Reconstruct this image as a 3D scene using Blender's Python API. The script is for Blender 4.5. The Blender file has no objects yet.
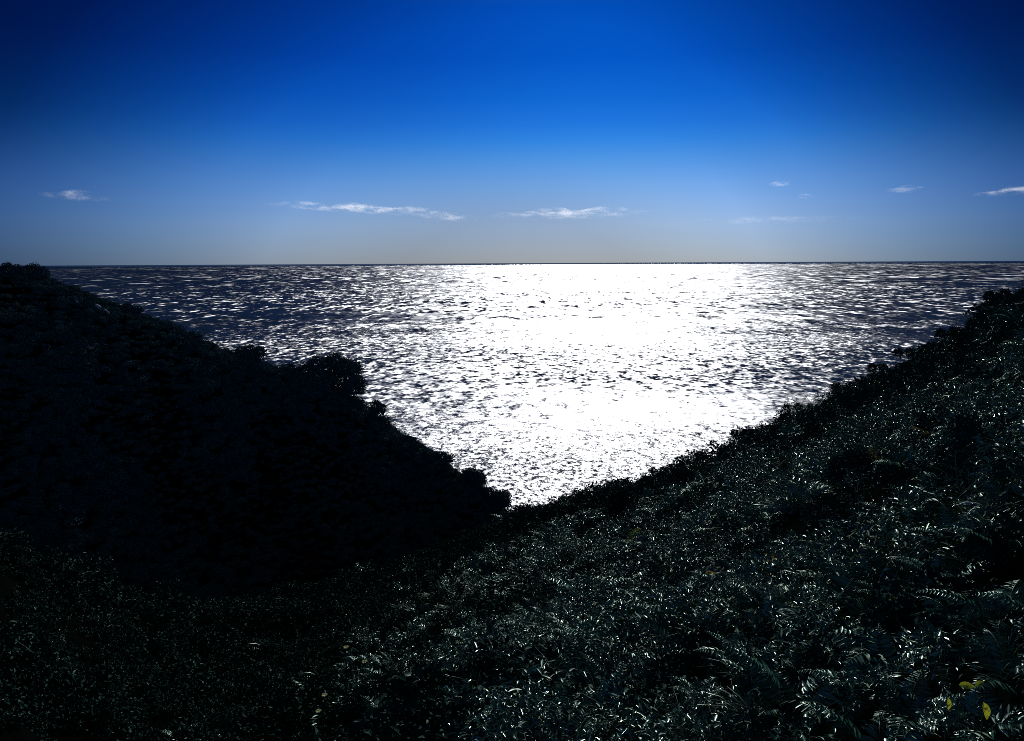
import bpy, bmesh, math, random
import numpy as np
from mathutils import Vector, Matrix

# ------------------------------------------------------------------ camera, sky, sun, exposure
S = bpy.context.scene
COL = S.collection
EYE = 50.0                       # the camera stands 50 m above the sea
F_PX = 773.0                     # focal length in pixels of a 1024 px wide frame
PITCH = math.radians(-7.95)
ROLL = math.radians(-0.28)
cd = bpy.data.cameras.new("camera")
cam = bpy.data.objects.new("camera", cd); COL.objects.link(cam)
cd.sensor_width = 36.0
cd.lens = 36.0 * F_PX / 1024.0
cd.clip_start = 0.1
cd.clip_end = 200000.0
cam.matrix_world = (Matrix.Translation((0, 0, EYE)) @ Matrix.Rotation(math.pi / 2 + PITCH, 4, 'X')
                    @ Matrix.Rotation(ROLL, 4, 'Z'))
S.camera = cam

SUN_EL, SUN_AZ = math.radians(25.0), math.radians(6.3)      # azimuth clockwise from +Y
SUN_DIR = Vector((math.sin(SUN_AZ) * math.cos(SUN_EL), math.cos(SUN_AZ) * math.cos(SUN_EL), math.sin(SUN_EL)))
w = bpy.data.worlds.new("World"); S.world = w; w.use_nodes = True
nt = w.node_tree; nt.nodes.clear()
N = nt.nodes.new; Lk = nt.links.new
sky = N("ShaderNodeTexSky"); sky.sky_type = 'NISHITA'; sky.sun_disc = False
sky.sun_elevation = SUN_EL; sky.sun_rotation = SUN_AZ
sky.altitude = 50; sky.air_density = 1.0; sky.dust_density = 0.6; sky.ozone_density = 3.0
bg = N("ShaderNodeBackground"); bg.inputs["Strength"].default_value = 0.08
wo = N("ShaderNodeOutputWorld")
tc = N("ShaderNodeTexCoord"); nrm = N("ShaderNodeVectorMath"); nrm.operation = 'NORMALIZE'
Lk(tc.outputs["Generated"], nrm.inputs[0])
sep = N("ShaderNodeSeparateXYZ"); Lk(nrm.outputs[0], sep.inputs[0])
# clean dry air: the sky deepens to a saturated blue with height above the horizon
mr = N("ShaderNodeMapRange"); mr.inputs[1].default_value = -0.02; mr.inputs[2].default_value = 0.58
Lk(sep.outputs[2], mr.inputs[0])
rp = N("ShaderNodeValToRGB"); rp.color_ramp.interpolation = 'LINEAR'
STOPS = [(-0.02, (.37, .57, 1.16)), (0.007, (.38, .58, 1.18)), (0.047, (.42, .64, 1.25)), (0.072, (.37, .63, 1.27)),
         (0.097, (.28, .60, 1.30)), (0.127, (.145, .52, 1.32)), (0.148, (.065, .44, 1.36)), (0.168, (.033, .355, 1.33)),
         (0.197, (.012, .275, 1.22)), (0.241, (.003, .19, 1.05)), (0.298, (.001, .158, .94)), (0.56, (.22, .32, .36))]  # last stop greys the unseen zenith so its fill is less blue
els = rp.color_ramp.elements
while len(els) < len(STOPS): els.new(0.5)
for e, (z, c) in zip(els, STOPS):
    e.position = (z + 0.02) / 0.60
for e, (z, c) in zip(els, STOPS):
    e.color = (c[0] / 1.6, c[1] / 1.6, c[2] / 1.6, 1)
Lk(mr.outputs[0], rp.inputs[0])
m1 = N("ShaderNodeMix"); m1.data_type = 'RGBA'; m1.blend_type = 'MULTIPLY'; m1.inputs[0].default_value = 1
Lk(sky.outputs[0], m1.inputs[6]); Lk(rp.outputs[0], m1.inputs[7])
# a lens vignette put into the sky colour, darker off the camera axis
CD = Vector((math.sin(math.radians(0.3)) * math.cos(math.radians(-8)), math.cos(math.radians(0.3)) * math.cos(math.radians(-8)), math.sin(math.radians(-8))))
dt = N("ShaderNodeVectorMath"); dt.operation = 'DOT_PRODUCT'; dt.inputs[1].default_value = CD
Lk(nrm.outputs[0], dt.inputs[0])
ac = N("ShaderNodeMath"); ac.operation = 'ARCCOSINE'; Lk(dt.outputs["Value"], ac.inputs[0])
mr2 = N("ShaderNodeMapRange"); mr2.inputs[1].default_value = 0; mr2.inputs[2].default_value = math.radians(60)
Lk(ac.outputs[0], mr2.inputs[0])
def falloff(stops):
    r = N("ShaderNodeValToRGB"); e2 = r.color_ramp.elements
    while len(e2) < len(stops): e2.new(0.5)
    for e, (d, v) in zip(e2, stops): e.position = d / 60
    for e, (d, v) in zip(e2, stops): e.color = (v[0] / 1.2, v[1] / 1.2, v[2] / 1.2, 1)
    Lk(mr2.outputs[0], r.inputs[0]); return r.outputs[0]
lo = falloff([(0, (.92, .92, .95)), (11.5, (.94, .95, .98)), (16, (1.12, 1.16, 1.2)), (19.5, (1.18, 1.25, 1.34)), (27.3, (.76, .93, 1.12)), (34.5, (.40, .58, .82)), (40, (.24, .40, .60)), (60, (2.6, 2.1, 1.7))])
hi = falloff([(0, (1, 1, 1)), (20, (1, 1, 1)), (24.5, (1, 1, 1)), (31, (.62, .62, .62)), (36.5, (.30, .29, .31)), (40, (.22, .22, .22)), (60, (5.5, 4.0, 2.7))])  # end stops of lo and hi brighten the unseen sky as added fill
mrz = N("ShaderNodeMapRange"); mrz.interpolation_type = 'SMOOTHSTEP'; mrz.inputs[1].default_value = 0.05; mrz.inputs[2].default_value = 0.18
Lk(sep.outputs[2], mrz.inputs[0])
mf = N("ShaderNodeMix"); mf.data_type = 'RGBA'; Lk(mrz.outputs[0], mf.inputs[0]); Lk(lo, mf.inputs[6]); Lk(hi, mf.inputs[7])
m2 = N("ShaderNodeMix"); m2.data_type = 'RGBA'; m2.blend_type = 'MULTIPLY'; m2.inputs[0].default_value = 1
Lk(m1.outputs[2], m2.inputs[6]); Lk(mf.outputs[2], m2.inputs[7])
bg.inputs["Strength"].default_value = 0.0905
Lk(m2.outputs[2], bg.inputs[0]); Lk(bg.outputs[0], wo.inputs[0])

sl = bpy.data.lights.new("sun", 'SUN'); sl.energy = 5.0; sl.angle = math.radians(0.5); sl.color = (1.0, 0.97, 0.93)
so = bpy.data.objects.new("sun", sl); COL.objects.link(so)
so.rotation_euler = (-SUN_DIR).to_track_quat('-Z', 'Y').to_euler()

S.view_settings.view_transform = 'Standard'; S.view_settings.look = 'None'
S.view_settings.gamma = 1.0; S.view_settings.use_curve_mapping = False
S.view_settings.exposure = -0.29
S.cycles.use_denoising = False; S.cycles.filter_width = 0.9
S.cycles.max_bounces = 4; S.cycles.transparent_max_bounces = 8

# ------------------------------------------------------------------ helpers
rng = np.random.default_rng(7)

def tag(o, label=None, cat=None, group=None, kind=None):
    if label: o["label"] = label
    if cat: o["category"] = cat
    if group: o["group"] = group
    if kind: o["kind"] = kind
    return o

def link(o, parent=None):
    COL.objects.link(o)
    if parent: o.parent = parent
    return o

def empty(name, loc, rz=0.0):
    o = bpy.data.objects.new(name, None); o.location = loc; o.rotation_euler = (0, 0, rz)
    o.empty_display_size = 0.2
    return link(o)

def mesh_np(name, V, F, mat, smooth=False):
    """V (n,3) array, F (m,k) array of equal-size faces."""
    me = bpy.data.meshes.new(name)
    V = np.asarray(V, np.float32); F = np.asarray(F, np.int32)
    k = F.shape[1]
    me.vertices.add(len(V)); me.vertices.foreach_set("co", V.ravel())
    me.loops.add(F.size); me.loops.foreach_set("vertex_index", F.ravel())
    me.polygons.add(len(F)); me.polygons.foreach_set("loop_start", np.arange(0, F.size, k, dtype=np.int32))
    if smooth: me.polygons.foreach_set("use_smooth", np.ones(len(F), bool))
    me.update(calc_edges=True); me.validate()
    if mat: me.materials.append(mat)
    return me

def unit(v): return v / (np.linalg.norm(v, axis=-1, keepdims=True) + 1e-9)

def leaf_vf(P, D, Nn, L, W, fold=0.25, droop=0.12):
    """folded diamond leaves: base P, direction D, normal Nn, length L, width W -> verts, tris"""
    P = np.asarray(P, float); D = unit(np.asarray(D, float)); Nn = np.asarray(Nn, float)
    Sd = unit(np.cross(D, Nn)); Nn = np.cross(Sd, D)
    L = np.broadcast_to(np.asarray(L, float), (len(P),))[:, None]; W = np.broadcast_to(np.asarray(W, float), (len(P),))[:, None]
    mid = P + D * L * 0.45
    tip = P + D * L - Nn * L * droop
    l = mid + Sd * W * 0.5 + Nn * W * fold; r = mid - Sd * W * 0.5 + Nn * W * fold
    V = np.stack([P, l, tip, r], 1).reshape(-1, 3)
    i = np.arange(len(P))[:, None] * 4
    F = np.stack([i + [0, 2, 1], i + [0, 3, 2]], 1).reshape(-1, 3)
    return V, F

def tube_vf(pts, rad, n=5):
    pts = np.asarray(pts, float); rad = np.broadcast_to(rad, (len(pts),))
    T = unit(np.gradient(pts, axis=0))
    a = np.cross(T, [0.3, 0.1, 0.95]); a = unit(a); b = np.cross(T, a)
    ang = np.linspace(0, 2 * np.pi, n, endpoint=False)
    V = pts[:, None] + rad[:, None, None] * (np.cos(ang)[None, :, None] * a[:, None] + np.sin(ang)[None, :, None] * b[:, None])
    V = V.reshape(-1, 3)
    F = []
    for i in range(len(pts) - 1):
        for j in range(n):
            k = (j + 1) % n
            p, q, r_, s_ = i * n + j, i * n + k, (i + 1) * n + k, (i + 1) * n + j
            F += [(p, q, r_), (p, r_, s_)]
    return V, np.array(F)

def cat_vf(parts):
    Vs, Fs, o = [], [], 0
    for V, F in parts:
        Vs.append(V); Fs.append(np.asarray(F) + o); o += len(V)
    return np.concatenate(Vs), np.concatenate(Fs)

_lat = rng.random((256, 256))
def vnoise(x, y):
    xi = np.floor(x).astype(int); yi = np.floor(y).astype(int)
    fx = x - xi; fy = y - yi
    fx = fx * fx * (3 - 2 * fx); fy = fy * fy * (3 - 2 * fy)
    g = lambda a, b: _lat[a % 256, b % 256]
    return ((g(xi, yi) * (1 - fx) + g(xi + 1, yi) * fx) * (1 - fy) + (g(xi, yi + 1) * (1 - fx) + g(xi + 1, yi + 1) * fx) * fy) * 2 - 1
def fbm(x, y, o=4):
    s_ = 0; a = 1.0
    for i in range(o):
        s_ = s_ + a * vnoise(x * 2 ** i + 17.3 * i, y * 2 ** i + 5.1 * i); a *= 0.5
    return s_

# camera rays, for reading bearings and slopes off the place
CR = np.array(cam.matrix_world.to_3x3())
def ray(px, py):
    d = CR @ np.array([(px - 512) / F_PX, (370.5 - py) / F_PX, -1.0])
    return d / np.linalg.norm(d)
def az_tan(px, py):
    d = ray(px, py)
    return math.degrees(math.atan2(d[0], d[1])), d[2] / math.hypot(d[0], d[1])

# ------------------------------------------------------------------ terrain: a steep coastal valley falling to the sea
H0 = 2.6
near_line = [(-250, 440), (-120, 490), (0, 540), (60, 562), (120, 585), (190, 604), (250, 600), (300, 590), (350, 576), (400, 561),
             (455, 541), (510, 516), (560, 501), (600, 489), (640, 476), (680, 459), (710, 446), (747, 429), (791, 406),
             (831, 390), (868, 369), (908, 351), (949, 331), (982, 306), (1024, 285), (1120, 228), (1250, 150)]
left_line = [(-400, 245), (-200, 250), (-60, 258), (0, 266), (30, 267), (60, 275), (100, 292), (130, 305), (165, 319), (200, 337), (240, 352),
             (282, 365), (312, 374), (340, 387), (362, 401), (386, 421), (404, 433), (434, 449), (457, 466), (476, 477), (484, 489),
             (500, 498), (507, 510), (511, 530), (520, 600), (560, 740)]
nl = np.array([az_tan(*p) for p in near_line]); ll = np.array([az_tan(*p) for p in left_line])
ND = np.array([(-60, 40), (-36, 48), (-28, 62), (-20, 80), (-10, 96), (0, 104), (6, 90), (12, 68), (18, 52), (24, 43), (30, 38), (36, 34), (60, 30)], float)
LD = np.array([(-60, 110), (-40, 122), (-25, 128), (-12, 128), (-4, 124), (0, 121), (10, 118)], float)
SAG = np.array([(-60, 1.5), (-36, 3.0), (-20, 4.0), (-8, 2.6), (5, 1.0), (20, 0.4), (40, 0.2), (60, 0.2)], float)

def near_h(th, s):
    D = np.interp(th, ND[:, 0], ND[:, 1]); t = np.interp(th, nl[:, 0], nl[:, 1])
    veg = 0.35 + 0.004 * D + np.interp(th, [0, 8], [0, .28])
    zc = D * t - veg
    u = np.clip(s / D, 0, None)
    sag = np.interp(th, SAG[:, 0], SAG[:, 1])
    z = -H0 + (zc + H0) * u - sag * 4 * u * (1 - np.clip(u, 0, 1))
    over = np.clip(s - D, 0, None)
    g = (zc + H0) / D
    z2 = zc + g * over - 0.9 * (np.sqrt(over ** 2 + 9) - 3)
    return np.where(s > D, z2, z)

def left_h(th, s):
    D = np.interp(th, LD[:, 0], LD[:, 1]) + 1.2 * np.sin(th * 0.55); t = np.interp(th, ll[:, 0], ll[:, 1])
    zr = D * t - 1.45
    d = D - s
    ad = np.sqrt(d ** 2 + 16) - 4
    return zr - np.where(d > 0, 1.05, 0.65) * ad

def height(x, y):
    x = np.asarray(x, float); y = np.asarray(y, float)
    th = np.degrees(np.arctan2(x, y)); s = np.hypot(x, y)
    zn = near_h(np.clip(th, -60, 60), s)
    zl = left_h(np.clip(th, -60, 12), s)
    thL = np.clip(th, -180, 60)
    zl = np.where((th < 12) & (th > -110), zl, -80)
    amp = np.clip(s / 25.0, 0.25, 1.0)
    zn = zn + amp * (0.38 * fbm(x * 0.16, y * 0.16, 3) + 0.20 * fbm(x * 0.33 + 5, y * 0.33, 2) + 0.12 * fbm(x * 0.7, y * 0.7, 2)) - amp * 0.1
    # small sheep-track terraces running along the slope
    q = (zn + 0.25 * fbm(x * 0.08, y * 0.08, 2) * 4)
    zn = zn + np.interp(th, [-25, 5, 15], [0.42, 0.3, 0.16]) * amp * np.sin(q * 2.2)
    zl = zl + 1.5 * fbm(x * 0.07 + 9, y * 0.07, 3) * np.clip((np.interp(th, LD[:, 0], LD[:, 1]) - s) / 12, 0.15, 1)
    return np.maximum(np.maximum(zn, zl) + EYE, -6.0)

def march(px, py, above=0.0):
    d = ray(px, py); t = 1.5
    while t < 400:
        p = np.array([0, 0, EYE]) + d * t
        if p[2] < float(height(p[0], p[1])) + above: return p
        t += 0.01 * t
    return p

def normal_at(x, y, e=0.6):
    hx = (height(x + e, y) - height(x - e, y)) / (2 * e); hy = (height(x, y + e) - height(x, y - e)) / (2 * e)
    return unit(np.stack([-hx, -hy, np.ones_like(hx)], -1))

# ------------------------------------------------------------------ materials
def new_mat(name):
    m = bpy.data.materials.new(name); m.use_nodes = True
    t = m.node_tree; b = t.nodes["Principled BSDF"]
    return m, t, b

def leaf_mat(name, cols, rough=0.38, spec=0.5, sub=0.0):
    m, t, b = new_mat(name)
    oi = t.nodes.new("ShaderNodeObjectInfo"); geo = t.nodes.new("ShaderNodeNewGeometry")
    ad = t.nodes.new("ShaderNodeMath"); ad.operation = 'ADD'
    t.links.new(oi.outputs["Random"], ad.inputs[0]); t.links.new(geo.outputs["Random Per Island"], ad.inputs[1])
    hf = t.nodes.new("ShaderNodeMath"); hf.operation = 'MULTIPLY'; hf.inputs[1].default_value = 0.5
    t.links.new(ad.outputs[0], hf.inputs[0])
    r = t.nodes.new("ShaderNodeValToRGB"); e = r.color_ramp.elements
    while len(e) < len(cols): e.new(0.5)
    for k, c in enumerate(cols): e[k].position = k / (len(cols) - 1)
    for k, c in enumerate(cols): e[k].color = (*c, 1)
    t.links.new(hf.outputs[0], r.inputs[0])
    out = t.nodes["Material Output"]; t.nodes.remove(b)
    df = t.nodes.new("ShaderNodeBsdfDiffuse"); t.links.new(r.outputs[0], df.inputs["Color"])
    gs = t.nodes.new("ShaderNodeBsdfAnisotropic"); gs.inputs["Color"].default_value = (spec * .78, spec, spec * .90, 1)
    rr = t.nodes.new("ShaderNodeMapRange"); rr.inputs[3].default_value = rough - 0.10; rr.inputs[4].default_value = rough + 0.18
    t.links.new(geo.outputs["Random Per Island"], rr.inputs[0]); t.links.new(rr.outputs[0], gs.inputs["Roughness"])
    ads = t.nodes.new("ShaderNodeAddShader"); t.links.new(df.outputs[0], ads.inputs[0]); t.links.new(gs.outputs[0], ads.inputs[1])
    last = ads
    if sub > 0:            # ageing leaves carry brown blotches
        tco = t.nodes.new("ShaderNodeTexCoord"); nzs = t.nodes.new("ShaderNodeTexNoise"); nzs.inputs["Scale"].default_value = 55; nzs.inputs["Detail"].default_value = 4
        t.links.new(tco.outputs["Object"], nzs.inputs["Vector"])
        mrs = t.nodes.new("ShaderNodeMapRange"); mrs.inputs[1].default_value = .52; mrs.inputs[2].default_value = .66; t.links.new(nzs.outputs[0], mrs.inputs[0])
        sp = t.nodes.new("ShaderNodeMix"); sp.data_type = 'RGBA'; sp.inputs[7].default_value = (.06, .06, .012, 1)
        t.links.new(mrs.outputs[0], sp.inputs[0]); t.links.new(r.outputs[0], sp.inputs[6]); t.links.new(sp.outputs[2], df.inputs["Color"])
        tr = t.nodes.new("ShaderNodeBsdfTranslucent"); mx = t.nodes.new("ShaderNodeMixShader"); mx.inputs[0].default_value = sub
        t.links.new(sp.outputs[2], tr.inputs[0])
        t.links.new(ads.outputs[0], mx.inputs[1]); t.links.new(tr.outputs[0], mx.inputs[2]); last = mx
    t.links.new(last.outputs[0], out.inputs[0])
    return m

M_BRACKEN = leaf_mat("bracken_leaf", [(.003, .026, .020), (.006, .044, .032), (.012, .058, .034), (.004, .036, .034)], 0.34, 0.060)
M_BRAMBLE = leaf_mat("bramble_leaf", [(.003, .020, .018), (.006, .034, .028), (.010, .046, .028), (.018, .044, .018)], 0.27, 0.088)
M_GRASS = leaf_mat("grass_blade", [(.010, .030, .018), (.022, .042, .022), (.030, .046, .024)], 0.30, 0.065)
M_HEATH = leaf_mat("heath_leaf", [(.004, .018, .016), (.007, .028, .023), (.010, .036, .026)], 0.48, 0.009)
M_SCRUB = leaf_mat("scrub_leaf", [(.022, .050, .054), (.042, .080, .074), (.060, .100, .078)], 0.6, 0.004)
M_YELLOW = leaf_mat("yellowed_leaf", [(.22, .32, .02), (.34, .38, .02), (.30, .32, .03)], 0.45, 0.02, 0.35)
M_STRAW = leaf_mat("straw_leaf", [(.16, .12, .03), (.26, .20, .06), (.12, .12, .04)], 0.45, 0.02, 0.2)
M_FLOWER = leaf_mat("pale_yellow_petal", [(.72, .68, .28), (.78, .74, .40)], 0.5, 0.02, 0.5)
m, t, b = new_mat("bark"); b.inputs["Base Color"].default_value = (.025, .020, .015, 1); b.inputs["Roughness"].default_value = 0.8; M_BARK = m
m, t, b = new_mat("bleached_wood"); M_PALE = m; b.inputs["Roughness"].default_value = 0.5
nz = t.nodes.new("ShaderNodeTexNoise"); nz.inputs["Scale"].default_value = 30
rp_ = t.nodes.new("ShaderNodeValToRGB"); rp_.color_ramp.elements[0].color = (.30, .28, .25, 1); rp_.color_ramp.elements[1].color = (.6, .58, .54, 1)
t.links.new(nz.outputs[0], rp_.inputs[0]); t.links.new(rp_.outputs[0], b.inputs["Base Color"])
m, t, b = new_mat("rock"); M_ROCK = m; b.inputs["Roughness"].default_value = 0.7
nz = t.nodes.new("ShaderNodeTexNoise"); nz.inputs["Scale"].default_value = 1.5; nz.inputs["Detail"].default_value = 8
rp_ = t.nodes.new("ShaderNodeValToRGB"); rp_.color_ramp.elements[0].color = (.10, .10, .10, 1); rp_.color_ramp.elements[1].color = (.34, .32, .30, 1)
t.links.new(nz.outputs[0], rp_.inputs[0]); t.links.new(rp_.outputs[0], b.inputs["Base Color"])
bp = t.nodes.new("ShaderNodeBump"); bp.inputs["Distance"].default_value = 0.3; t.links.new(nz.outputs[0], bp.inputs["Height"]); t.links.new(bp.outputs[0], b.inputs["Normal"])

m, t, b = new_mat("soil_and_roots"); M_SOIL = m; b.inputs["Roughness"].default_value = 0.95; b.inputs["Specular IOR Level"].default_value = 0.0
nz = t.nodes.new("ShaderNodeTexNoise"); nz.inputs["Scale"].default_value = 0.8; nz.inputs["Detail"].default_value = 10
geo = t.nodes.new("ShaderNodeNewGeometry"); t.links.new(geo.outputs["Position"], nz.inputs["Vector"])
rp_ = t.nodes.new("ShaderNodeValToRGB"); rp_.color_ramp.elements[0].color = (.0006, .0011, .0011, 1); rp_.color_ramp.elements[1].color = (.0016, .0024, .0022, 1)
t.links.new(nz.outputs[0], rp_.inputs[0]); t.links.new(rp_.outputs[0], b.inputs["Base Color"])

# sea water: dark, glossy, with a fractal field of waves and ripples
m, t, b = new_mat("sea_water"); M_SEA = m
t.nodes.remove(b)
gl = t.nodes.new("ShaderNodeBsdfAnisotropic"); gl.distribution = 'BECKMANN'
gl.inputs["Color"].default_value = (.150, .156, .168, 1); gl.inputs["Roughness"].default_value = 0.43
df = t.nodes.new("ShaderNodeBsdfDiffuse"); df.inputs["Color"].default_value = (.0004, .003, .014, 1)
asd = t.nodes.new("ShaderNodeAddShader"); t.links.new(gl.outputs[0], asd.inputs[0]); t.links.new(df.outputs[0], asd.inputs[1])
t.links.new(asd.outputs[0], t.nodes["Material Output"].inputs[0])
geo = t.nodes.new("ShaderNodeNewGeometry")
def wave(scale, sx, detail, rough, amp, seed):
    mp = t.nodes.new("ShaderNodeMapping"); mp.inputs["Scale"].default_value = (scale * sx, scale, scale)
    mp.inputs["Location"].default_value = (seed, seed * 1.7, 0); mp.inputs["Rotation"].default_value = (0, 0, 0.12)
    t.links.new(geo.outputs["Position"], mp.inputs[0])
    nz = t.nodes.new("ShaderNodeTexNoise"); nz.noise_dimensions = '2D'
    nz.inputs["Scale"].default_value = 1; nz.inputs["Detail"].default_value = detail; nz.inputs["Roughness"].default_value = rough
    t.links.new(mp.outputs[0], nz.inputs["Vector"])
    sb = t.nodes.new("ShaderNodeVectorMath"); sb.operation = 'SUBTRACT'; sb.inputs[1].default_value = (.5, .5, .5)
    t.links.new(nz.outputs["Color"], sb.inputs[0])
    ml = t.nodes.new("ShaderNodeVectorMath"); ml.operation = 'MULTIPLY'; ml.inputs[1].default_value = (amp, amp, 0)
    t.links.new(sb.outputs[0], ml.inputs[0])
    return ml.outputs[0]
def offshore(vec, y0, y1, v0, v1):
    """swell that grows with the distance from the sheltered shore"""
    sx = t.nodes.new("ShaderNodeVectorMath"); sx.operation = 'LENGTH'; t.links.new(geo.outputs["Position"], sx.inputs[0])
    mr_ = t.nodes.new("ShaderNodeMapRange"); mr_.inputs[1].default_value = y0; mr_.inputs[2].default_value = y1
    mr_.inputs[3].default_value = v0; mr_.inputs[4].default_value = v1; t.links.new(sx.outputs["Value"], mr_.inputs[0])
    sc = t.nodes.new("ShaderNodeVectorMath"); sc.operation = 'SCALE'
    t.links.new(vec, sc.inputs[0]); t.links.new(mr_.outputs[0], sc.inputs["Scale"])
    return sc.outputs[0]
def vadd(p, q):
    a_ = t.nodes.new("ShaderNodeVectorMath"); a_.operation = 'ADD'; t.links.new(p, a_.inputs[0])
    if isinstance(q, tuple): a_.inputs[1].default_value = q
    else: t.links.new(q, a_.inputs[1])
    return a_.outputs[0]
def band(scale, detail, amp, seed, d0, d1, d2, d3, sx=1.5):
    """waves of one length, seen between the distances d0..d3 (shorter ones merge into the gloss farther out)"""
    v = wave(1 / scale, sx, detail, 0.9, amp, seed)
    if d3: v = offshore(v, d2, d3, 1.0, 0.0)
    if d1: v = offshore(v, d0, d1, 0.0, 1.0)
    return v
A_ = 3.5
acc = band(2.5, 2, 2.6, 11.7, 0, 0, 150, 340)
acc = vadd(acc, band(9.0, 2, 2.5, 3.1, 150, 340, 480, 900))
acc = vadd(acc, band(48.0, 2, 3.0, 7.7, 480, 900, 1300, 2600, 3.0))
acc = vadd(acc, band(210.0, 2, 2.85, 19.3, 1300, 2600, 3800, 7500, 5.0))
acc = vadd(acc, band(850.0, 2, 2.9, 27.1, 3800, 7500, 0, 0, 8.0))
acc = vadd(acc, wave(1 / 120.0, 0.5, 2, 0.8, 0.9, 41.0))
slope = offshore(acc, 14000, 21000, 1.0, 0.05)      # calm water right out at the horizon
rs = t.nodes.new("ShaderNodeVectorMath"); rs.operation = 'LENGTH'; t.links.new(geo.outputs["Position"], rs.inputs[0])
rm = t.nodes.new("ShaderNodeMapRange"); rm.inputs[1].default_value = 14000; rm.inputs[2].default_value = 21000; rm.inputs[3].default_value = 0.53; rm.inputs[4].default_value = 0.16
t.links.new(rs.outputs["Value"], rm.inputs[0]); t.links.new(rm.outputs[0], gl.inputs["Roughness"])
a2 = type("o", (), {"outputs": [vadd(slope, (0, 0, 1))]})
nn = t.nodes.new("ShaderNodeVectorMath"); nn.operation = 'NORMALIZE'; t.links.new(a2.outputs[0], nn.inputs[0])
t.links.new(nn.outputs[0], gl.inputs["Normal"])

# ------------------------------------------------------------------ the sea and the hillside
NS, NA = 90, 180
rr_ = np.concatenate([[5.0], np.geomspace(30, 60000, NS - 1)]); aa_ = np.linspace(0, 2 * np.pi, NA, endpoint=False)
V = np.stack([rr_[:, None] * np.sin(aa_)[None], rr_[:, None] * np.cos(aa_)[None], np.zeros((NS, NA))], -1).reshape(-1, 3)
def grid_faces(ns, na, wrap=True):
    i, j = np.meshgrid(np.arange(ns - 1), np.arange(na if wrap else na - 1), indexing='ij'); k = (j + 1) % na
    return np.stack([i * na + j, i * na + k, (i + 1) * na + k, (i + 1) * na + j], -1).reshape(-1, 4)
sea = link(bpy.data.objects.new("sea", mesh_np("sea", V, grid_faces(NS, NA)[:, ::-1], M_SEA)))
tag(sea, "dark blue sea glittering white with sunlight out to the horizon", "sea", kind="structure")

th_ = np.concatenate([np.linspace(-180, -62, 60), np.linspace(-60, 60, 900), np.linspace(62, 178, 59)])
s_ = np.concatenate([[0.05], np.geomspace(0.6, 40, 110), np.linspace(40.8, 190, 190)])
TT, SS = np.meshgrid(np.radians(th_), s_)
X, Y = SS * np.sin(TT), SS * np.cos(TT)
Z = height(X, Y)
V = np.stack([X, Y, Z], -1).reshape(-1, 3)
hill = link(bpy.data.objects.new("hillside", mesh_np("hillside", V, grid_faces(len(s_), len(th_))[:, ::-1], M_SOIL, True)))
tag(hill, "steep dark hillsides of a narrow coastal valley opening to the sea", "hillside", kind="structure")

# ------------------------------------------------------------------ plant meshes
def rdir(n, r, up=0.0):
    v = r.normal(size=(n, 3)); v[:, 2] += up
    return unit(v)

def bracken_vf(r, nf=6, size=0.75, step=15):
    """a fern: arching fronds, each with two combs of narrow leaflets and a stalk"""
    parts = []
    for k in range(nf):
        a = 2 * np.pi * (k + r.uniform(-.35, .35)) / nf; L = size * r.uniform(.7, 1.15)
        hd = np.array([np.cos(a), np.sin(a), 0])
        tt = np.linspace(0, 1, 12); el = np.radians(r.uniform(60, 82)) - tt ** 1.3 * np.radians(r.uniform(70, 115))
        d = np.cos(el)[:, None] * hd + np.sin(el)[:, None] * np.array([0, 0, 1.0])
        P = np.cumsum(d * L / 12, 0)
        parts.append(tube_vf(P, np.linspace(.006, .002, 12) * size, 3))
        tp = np.linspace(.28, .99, step); pp = np.stack([np.interp(tp, tt, P[:, i]) for i in range(3)], 1)
        dd = unit(np.stack([np.interp(tp, tt, d[:, i]) for i in range(3)], 1))
        side = np.array([-np.sin(a), np.cos(a), 0])
        for sg in (-1, 1):
            D = dd * .45 + side * sg + r.normal(size=(step, 3)) * .12; D[:, 2] -= .12
            Nn = np.cross(dd, side * 1.0); Nn = np.where(Nn[:, 2:3] < 0, -Nn, Nn) + r.normal(size=(step, 3)) * .15
            ln = L * .30 * np.clip((1.02 - tp) * 1.5, .05, 1) * r.uniform(.8, 1.15, step)
            parts.append(leaf_vf(pp, D, Nn, ln, ln * .20 + .006, .15, .15))
    return cat_vf(parts)

def bramble_vf(r, n=170, rad=0.36, h=0.38, leaf=0.075):
    """a mound of arching stems set with small oval leaves"""
    parts = []
    ns = 9; per = n // ns
    for k in range(ns):
        a = r.uniform(0, 2 * np.pi); hd = np.array([np.cos(a), np.sin(a), 0]); tt = np.linspace(0, 1, 9)
        R = rad * r.uniform(.6, 1.25); top = h * r.uniform(.7, 1.3)
        P = hd * (tt * R)[:, None]; P[:, 2] = top * np.sin(np.clip(tt * 1.15, 0, 1) * np.pi * r.uniform(.55, .85))
        P[:, :2] += r.normal(size=(9, 2)) * .02
        parts.append(tube_vf(P, np.linspace(.004, .002, 9), 3))
        tp = r.uniform(.15, 1, per); pp = np.stack([np.interp(tp, tt, P[:, i]) for i in range(3)], 1)
        D = rdir(per, r, .1) * [1, 1, .45]; Nn = rdir(per, r, 2.2)
        l = leaf * r.uniform(.55, 1.3, per)
        parts.append(leaf_vf(pp + r.normal(size=(per, 3)) * .03, D, Nn, l, l * r.uniform(.22, .42, per), .2, .2))
    return cat_vf(parts)

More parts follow.
